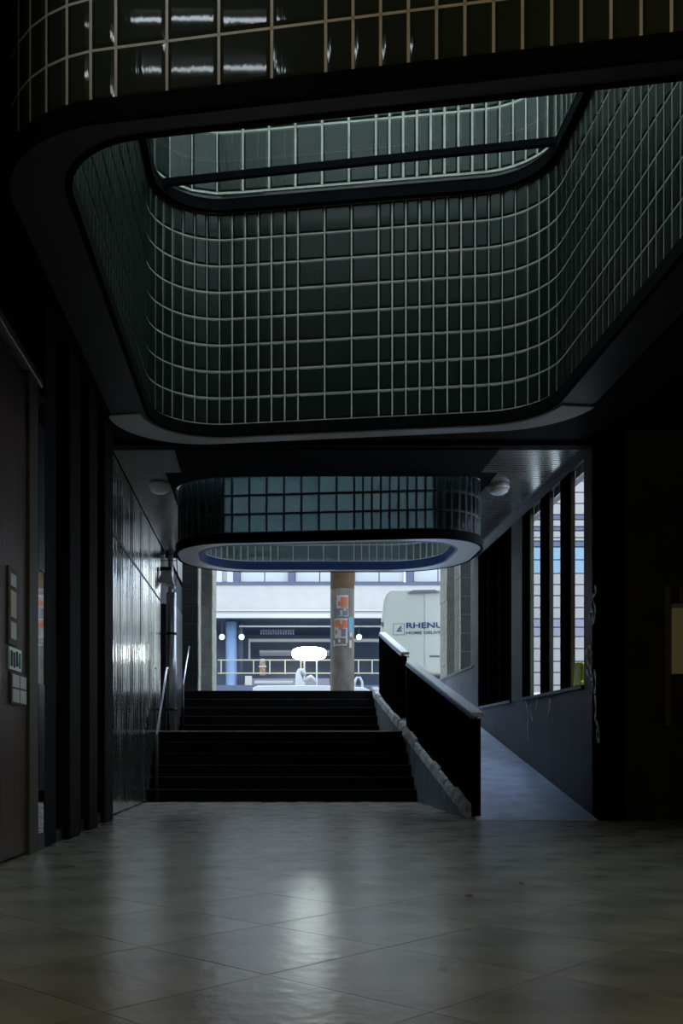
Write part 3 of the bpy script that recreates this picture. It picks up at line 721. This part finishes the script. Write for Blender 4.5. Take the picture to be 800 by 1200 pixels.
def text(s, x, y, z, size, sx, m, name, parent, bold=0):
    cu = bpy.data.curves.new(name, 'FONT'); cu.body = s; cu.size = size; cu.extrude = .003; cu.offset = bold
    o = bpy.data.objects.new(name, cu); C.objects.link(o)
    dg = bpy.context.evaluated_depsgraph_get(); dg.update()
    me = bpy.data.meshes.new_from_object(o.evaluated_get(dg)); bpy.data.objects.remove(o)
    R = Matrix.Translation((x,y,z)) @ Matrix.Rotation(math.pi/2,4,'X') @ Matrix.Diagonal((sx,1,1,1))
    me.transform(R); me.materials.clear(); me.materials.append(m)
    q = bpy.data.objects.new(name, me); C.objects.link(q); q.parent = parent; q.matrix_parent_inverse = Matrix.Translation(parent.location).inverted()
    return q
p = P(475.5,736,VY); text('RHENUS', p.x, VY-.03, p.z, .185, 1.45, M['vantext'], 'lettering', van, .004)
p = P(475.5,743,VY); text('HOME DELIVERY', p.x, VY-.03, p.z, .095, 1.42, M['greytext'], 'small_lettering', van, .001)
def prect(px0, py0, px1, py1, d, name, m, parent, th=.008):
    a = P(px0,py1,d); b_ = P(px1,py0,d); return MB().box(a.x,b_.x,d-th,d,a.z,b_.z).build(name, m, parent)
lg = prect(461,730.3,474,743.7,VY-.022,'logo_frame',M['vantext'],van,.006)
prect(461.5,730.8,473.5,743.2,VY-.028,'logo_ground',M['vanw'],lg,.003)
b = MB()
for pl in ([(464,739.8),(472,739.4),(470.5,738),(466,738)], [(465.5,737.8),(470,735.5),(471.5,732.5),(469,734)], [(466,737.8),(471.5,736.4),(472,735.6),(468,736.5)]):
    q = [P(a,c,VY-.032) for a,c in pl]; b.prism_y([(v.x,v.z) for v in q], VY-.036, VY-.03)
b.build('logo_mark', M['vantext'], lg)

van.rotation_euler = (0,0,van_turn)
# ------------------------------------------------ building across the street, D = 45
D = 45.0
fb = thing('street_building', (3,D,ZS), 'cream building across the street with a window band over a navy recess', 'building')
def fr(px0, py0, px1, py1, d0, d1, name, m, parent=fb, bevel=0):
    a = P(px0,py1,d0); c = P(px1,py0,d0); return MB().box(a.x,c.x,d0,d1,a.z,c.z).build(name, m, parent, bevel=bevel)
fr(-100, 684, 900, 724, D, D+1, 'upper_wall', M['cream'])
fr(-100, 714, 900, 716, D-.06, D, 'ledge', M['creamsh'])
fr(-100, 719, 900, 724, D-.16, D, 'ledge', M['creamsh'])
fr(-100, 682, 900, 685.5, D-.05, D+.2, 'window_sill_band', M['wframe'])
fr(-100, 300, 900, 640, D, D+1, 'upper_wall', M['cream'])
for xc in (149,213,277,341.5,411,480,549,613):
    nx = xc+66
    fr(xc-4, 640, xc+4, 682, D+.02, D+.4, 'window_mullion', M['wframe'])
    f = fr(xc+4, 640, nx-4, 682, D+.3, D+.34, 'window', M['wframe'])
    prm = (xc+nx)/2
    fr(xc+4.8, 642, prm-.6, 681.5, D+.22, D+.3, 'pane', M['wpane'], f); fr(prm+.6, 642, nx-4.8, 681.5, D+.22, D+.3, 'pane', M['wpane'], f)
for px0, px1 in ((266,273),(254,260)): fr(px0, 660, px1, 682, D-.03, D+.02, 'white_pier', M['white'])
# recess
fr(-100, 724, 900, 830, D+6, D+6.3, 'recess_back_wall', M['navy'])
B(-16, 30, D+.2, D+6, P(0,724,D).z-.05, P(0,724,D).z+.0).build('recess_soffit', M['navy'], fb)
fr(280, 733, 500, 734.8, D+.8, D+.9, 'soffit_beam', M['white'])
fr(291, 748.6, 500, 752, D+3, D+3.2, 'canopy_beam', M['creamsh'])
fr(291, 752, 293.2, 772, D+3, D+3.2, 'canopy_post', M['creamsh'])
fr(304, 762, 386, 765, D+3.6, D+3.8, 'shelf_line', M['cream'])
fr(304, 765, 386, 768.5, D+3.5, D+3.6, 'shelf_board', M['sidingv'])
fr(290, 795, 386, 803, D+1.2, D+1.4, 'low_plinth', M['sidingv'])
for r in range(3):
    for k in range(14):
        fr(305+k*2.9, 738+r*2.1, 306.6+k*2.9, 739.1+r*2.1, D+1.4, D+1.42, 'faint_sign_dot', M['sidingv'])  # small mauve bars for faint rows of unreadable signage
def blue_col(px, pw, label):
    c = P(px, 800, D+.8); r = pw*(D+.8)/F/2; t = thing('blue_column', (c.x,c.y,ZS-.02), label, 'column', 'blue columns of the recess')
    MB().lathe([(r,0),(r,.05),(r,P(0,726,D).z-ZS)], c.x,c.y,ZS-.02,28).build('shaft', M['bluecol'], t, True)
    B(c.x+r*1.2,c.x+r*2.0,c.y+.5,c.y+1.0,ZS-.02,P(0,726,D).z-.05).build('backing_pier', M['navy'], t)
blue_col(271, 13, 'light blue round column left of the swan-necked fixture, in the recess')
def globe(px, label):
    c = P(px, 746.5, D+.6); t = thing('globe_lamp', c, label, 'lamp', 'globe lamps in the recess')
    MB().lathe([(.02,-.135),(.09,-.105),(.13,-.04),(.135,.0),(.13,.04),(.09,.105),(.02,.135)], *c, 20).build('globe', M['lamp_w'], t, True)
    MB().lathe([(.136,-.012),(.14,0),(.136,.012)], *c, 20).build('equator_ring', M['sidingv'], t)
    MB().tube([(c.x,c.y,c.z+.13),(c.x,c.y,P(0,727,D).z)], .012, 6).build('stem', M['navy'], t)
globe(260, 'white globe lamp left of the light blue column')
globe(283, 'white globe lamp just right of the light blue column')
globe(420.5, 'white globe lamp right of the poster column')
# railing of the recess
rl = thing('street_railing', (0,D+.3,4), 'pale yellow railing running in front of the navy recess', 'railing')
for py in (773.5, 789):
    MB().tube([P(255,py,D+.3), P(447,py,D+.3)], .032, 6).build('rail', M['yrail'], rl)
for px in (259,297,316,334,352.5,388,402,420,436):
    fr(px-.6, 773.5, px+.6, 790, D+.25, D+.32, 'baluster', M['yrail'], rl)
fr(287, 792, 295, 803, D+.3, D+.5, 'plinth_block', M['cream'], rl)
B(-2.3,6,D-.1,D+.6,ZS-.02,P(0,803,D).z).build('terrace_wall', M['wframe'], rl)
dp = thing('display_stand', P(308,790,D+1), 'brown and cream display stand behind the pale railing', 'stand')
fr(304,775,311,791,D+1,D+1.3,'stand_body',M['brownth'],dp); fr(303,780,312,782,D+.95,D+1.0,'stand_shelf',M['cream'],dp); fr(305,772,310,775,D+1,D+1.2,'stand_top',M['cream'],dp)
# oval lit sign on posts
c = P(362,766,43); ov = thing('oval_sign', c, 'glowing white oval sign on two posts in front of the recess', 'sign')
b = MB(); vs = []; N = 28
for yy, k in ((-.07,.93),(-.03,1),(.03,1),(.07,.93)):
    for i in range(N):
        a = 2*math.pi*i/N; ex = math.copysign(abs(math.cos(a))**.75, math.cos(a)); ez = math.copysign(abs(math.sin(a))**.8, math.sin(a))
        vs.append((c.x+.76*k*ex, c.y+yy, c.z+.30*k*ez))
fs = [(i*N+k,i*N+(k+1)%N,(i+1)*N+(k+1)%N,(i+1)*N+k) for i in range(3) for k in range(N)]+[tuple(range(N))[::-1],tuple(range(3*N,4*N))]
b.add(vs, fs).build('light_panel', M['lamp_o'], ov)
for px in (356.5, 371): MB().tube([P(px,773,43),(P(px,773,43).x,43,ZS-.02)], .035, 8).build('post', M['white'], ov)
# swan-necked white fixture and hoop
sw = thing('swan_neck_fixture', (P(350,0,40).x,40,ZS-.02), 'white swan-necked fixture standing under the oval sign', 'fixture')
MB().tube([P(352,820,40),P(351,803,40),P(350,795,40),P(349.5,789,40),P(351,786,40),P(354,786,40),P(356,789,40),P(357,792,40)], [.18,.20,.15,.12,.11,.12,.10,.06], 10).build('neck', M['white'], sw, True)
MB().tube([P(357,799,40),P(360,795,40),P(364,793.5,40),P(368,796,40),P(370,800,40)], [.05,.09,.10,.07,.04], 8).build('wing', M['white'], sw, True)
MB().tube([P(352,870,40),P(352,818,40)], .14, 10).build('stem', M['white'], sw, True)
hp = MB().tube([P(415,806,40),P(415.5,799,40),P(418,794,40),P(421.5,794,40),P(424,799,40),P(424.5,806,40),P(424.5,847,40)], .05, 8).build('white_hoop', M['white'], None, True)
tag(hp, 'small white metal hoop right of the poster column', 'hoop')
# white car, side on
cy = 36.5; cr = thing('parked_car', (1.7,cy,ZS-.02), 'white parked car side-on across the street, mostly hidden by the stairs', 'car')
x0 = P(294,0,cy).x; zt = P(0,803,cy).z
body = [(x0-.1,ZS+.3),(x0-.1,ZS+.75),(x0+.1,ZS+1.0),(x0+.05,zt-.10),(x0+.25,zt-.01),(x0+2.2,zt),(x0+3.4,zt-.02),(x0+4.2,zt-.08),(x0+4.7,ZS+.95),(x0+5.2,ZS+.8),(x0+5.3,ZS+.3)]
MB().prism_y(body, cy, cy+1.7).build('body', M['white'], cr, bevel=.03)
B(x0+.4,x0+2.0,cy-.01,cy+.02,ZS+.85,zt-.28).build('window', M['darkglass'], cr); B(x0+2.1,x0+3.9,cy-.01,cy+.02,ZS+.85,zt-.28).build('window', M['darkglass'], cr)
for xx in (x0+.9, x0+4.2): MB().tube([(xx,cy-.02,ZS+.30),(xx,cy+.2,ZS+.30)], .32, 20).build('wheel', M['tyre'], cr, True)
fr(298, 797.5, 343, 800.5, 38.6, 38.8, 'roof_rail_bar', M['white'], cr)

# ------------------------------------------------ small things and lamps
lf = P(549,1052,.7*F/172)
MB().add([(lf.x-.02,lf.y-.006,.004),(lf.x-.006,lf.y-.014,.010),(lf.x+.012,lf.y-.01,.006),(lf.x+.024,lf.y+.004,.012),(lf.x+.004,lf.y+.014,.004),(lf.x-.014,lf.y+.012,.012),(lf.x,lf.y,.016)],
         [(0,1,6),(1,2,6),(2,3,6),(3,4,6),(4,5,6),(5,0,6)]).build('leaf', M['leaf']); tag(bpy.data.objects['leaf'], 'tiny dark red dry leaf lying on the grey floor', 'leaf')
pe = P(611,1036,.7*F/156)
tag(MB().lathe([(.004,0),(.012,.004),(.009,.010),(.002,.012)], pe.x, pe.y, .001, 8).build('pebble', M['curb'], None, True), 'tiny pale pebble on the floor behind the red leaf', 'pebble')
# ceiling lamp behind the camera
bl = thing('ceiling_lamp', (3.2,-.5,Z_CEIL), 'round yellowish ceiling lamp behind the camera, out of view', 'lamp')
MB().lathe([(.20,0),(.22,-.02),(.22,-.08),(.21,-.09)], 3.2,-.5,Z_CEIL-.001,24).build('lamp_body', M['blackm'], bl)
MB().lathe([(.20,-.085),(.16,-.12),(.02,-.14)], 3.2,-.5,Z_CEIL-.001,24).build('diffuser', M['tubel'], bl)
L = bpy.data.lights.new('ceiling_lamp_light','POINT'); L.energy = 85; L.color = (1,.74,.40); L.shadow_soft_size = .15
lo = bpy.data.objects.new('ceiling_lamp_light', L); C.objects.link(lo); lo.location = (3.2,-.5,Z_CEIL-.35)
# warm wall lamp near the camera, left
wlm = thing('warm_wall_lamp', (WL+.02,1.5,1.25), 'warm orange wall lamp on the left wall beside the camera, out of view', 'lamp')
B(WL, WL+.04, 1.42, 1.58, 1.12, 1.38).build('back_plate', M['blackm'], wlm)
MB().lathe([(.01,-.08),(.03,-.06),(.035,0),(.03,.06),(.01,.08)], WL+.09,1.5,1.25,16).build('bulb', M['bulb'], wlm, True)
L = bpy.data.lights.new('warm_bulb_light','POINT'); L.energy = 2.6; L.color = (1,.5,.18); L.shadow_soft_size = .1
lo = bpy.data.objects.new('warm_bulb_light', L); C.objects.link(lo); lo.location = (WL+.30,1.5,1.25)
# twin tube light on the ceiling just in front of the near drum
tu = thing('tube_light', (-.5,3.15,Z_CEIL), 'twin cool tube light on the ceiling just before the near glass drum', 'lamp')
for (a, c) in (((-.825,3.12),(-.22,2.91)), ((-.72,3.41),(-.118,3.20))):
    MB().tube([(*a,3.86),(*c,3.86)], .007, 8).build('tube', M['tubel'], tu)
MB().hexa([(-.86,3.10,3.88),(-.22,2.88,3.88),(-.10,3.23,3.88),(-.74,3.45,3.88),(-.86,3.10,3.918),(-.22,2.88,3.918),(-.10,3.23,3.918),(-.74,3.45,3.918)]).build('housing', M['blackm'], tu)
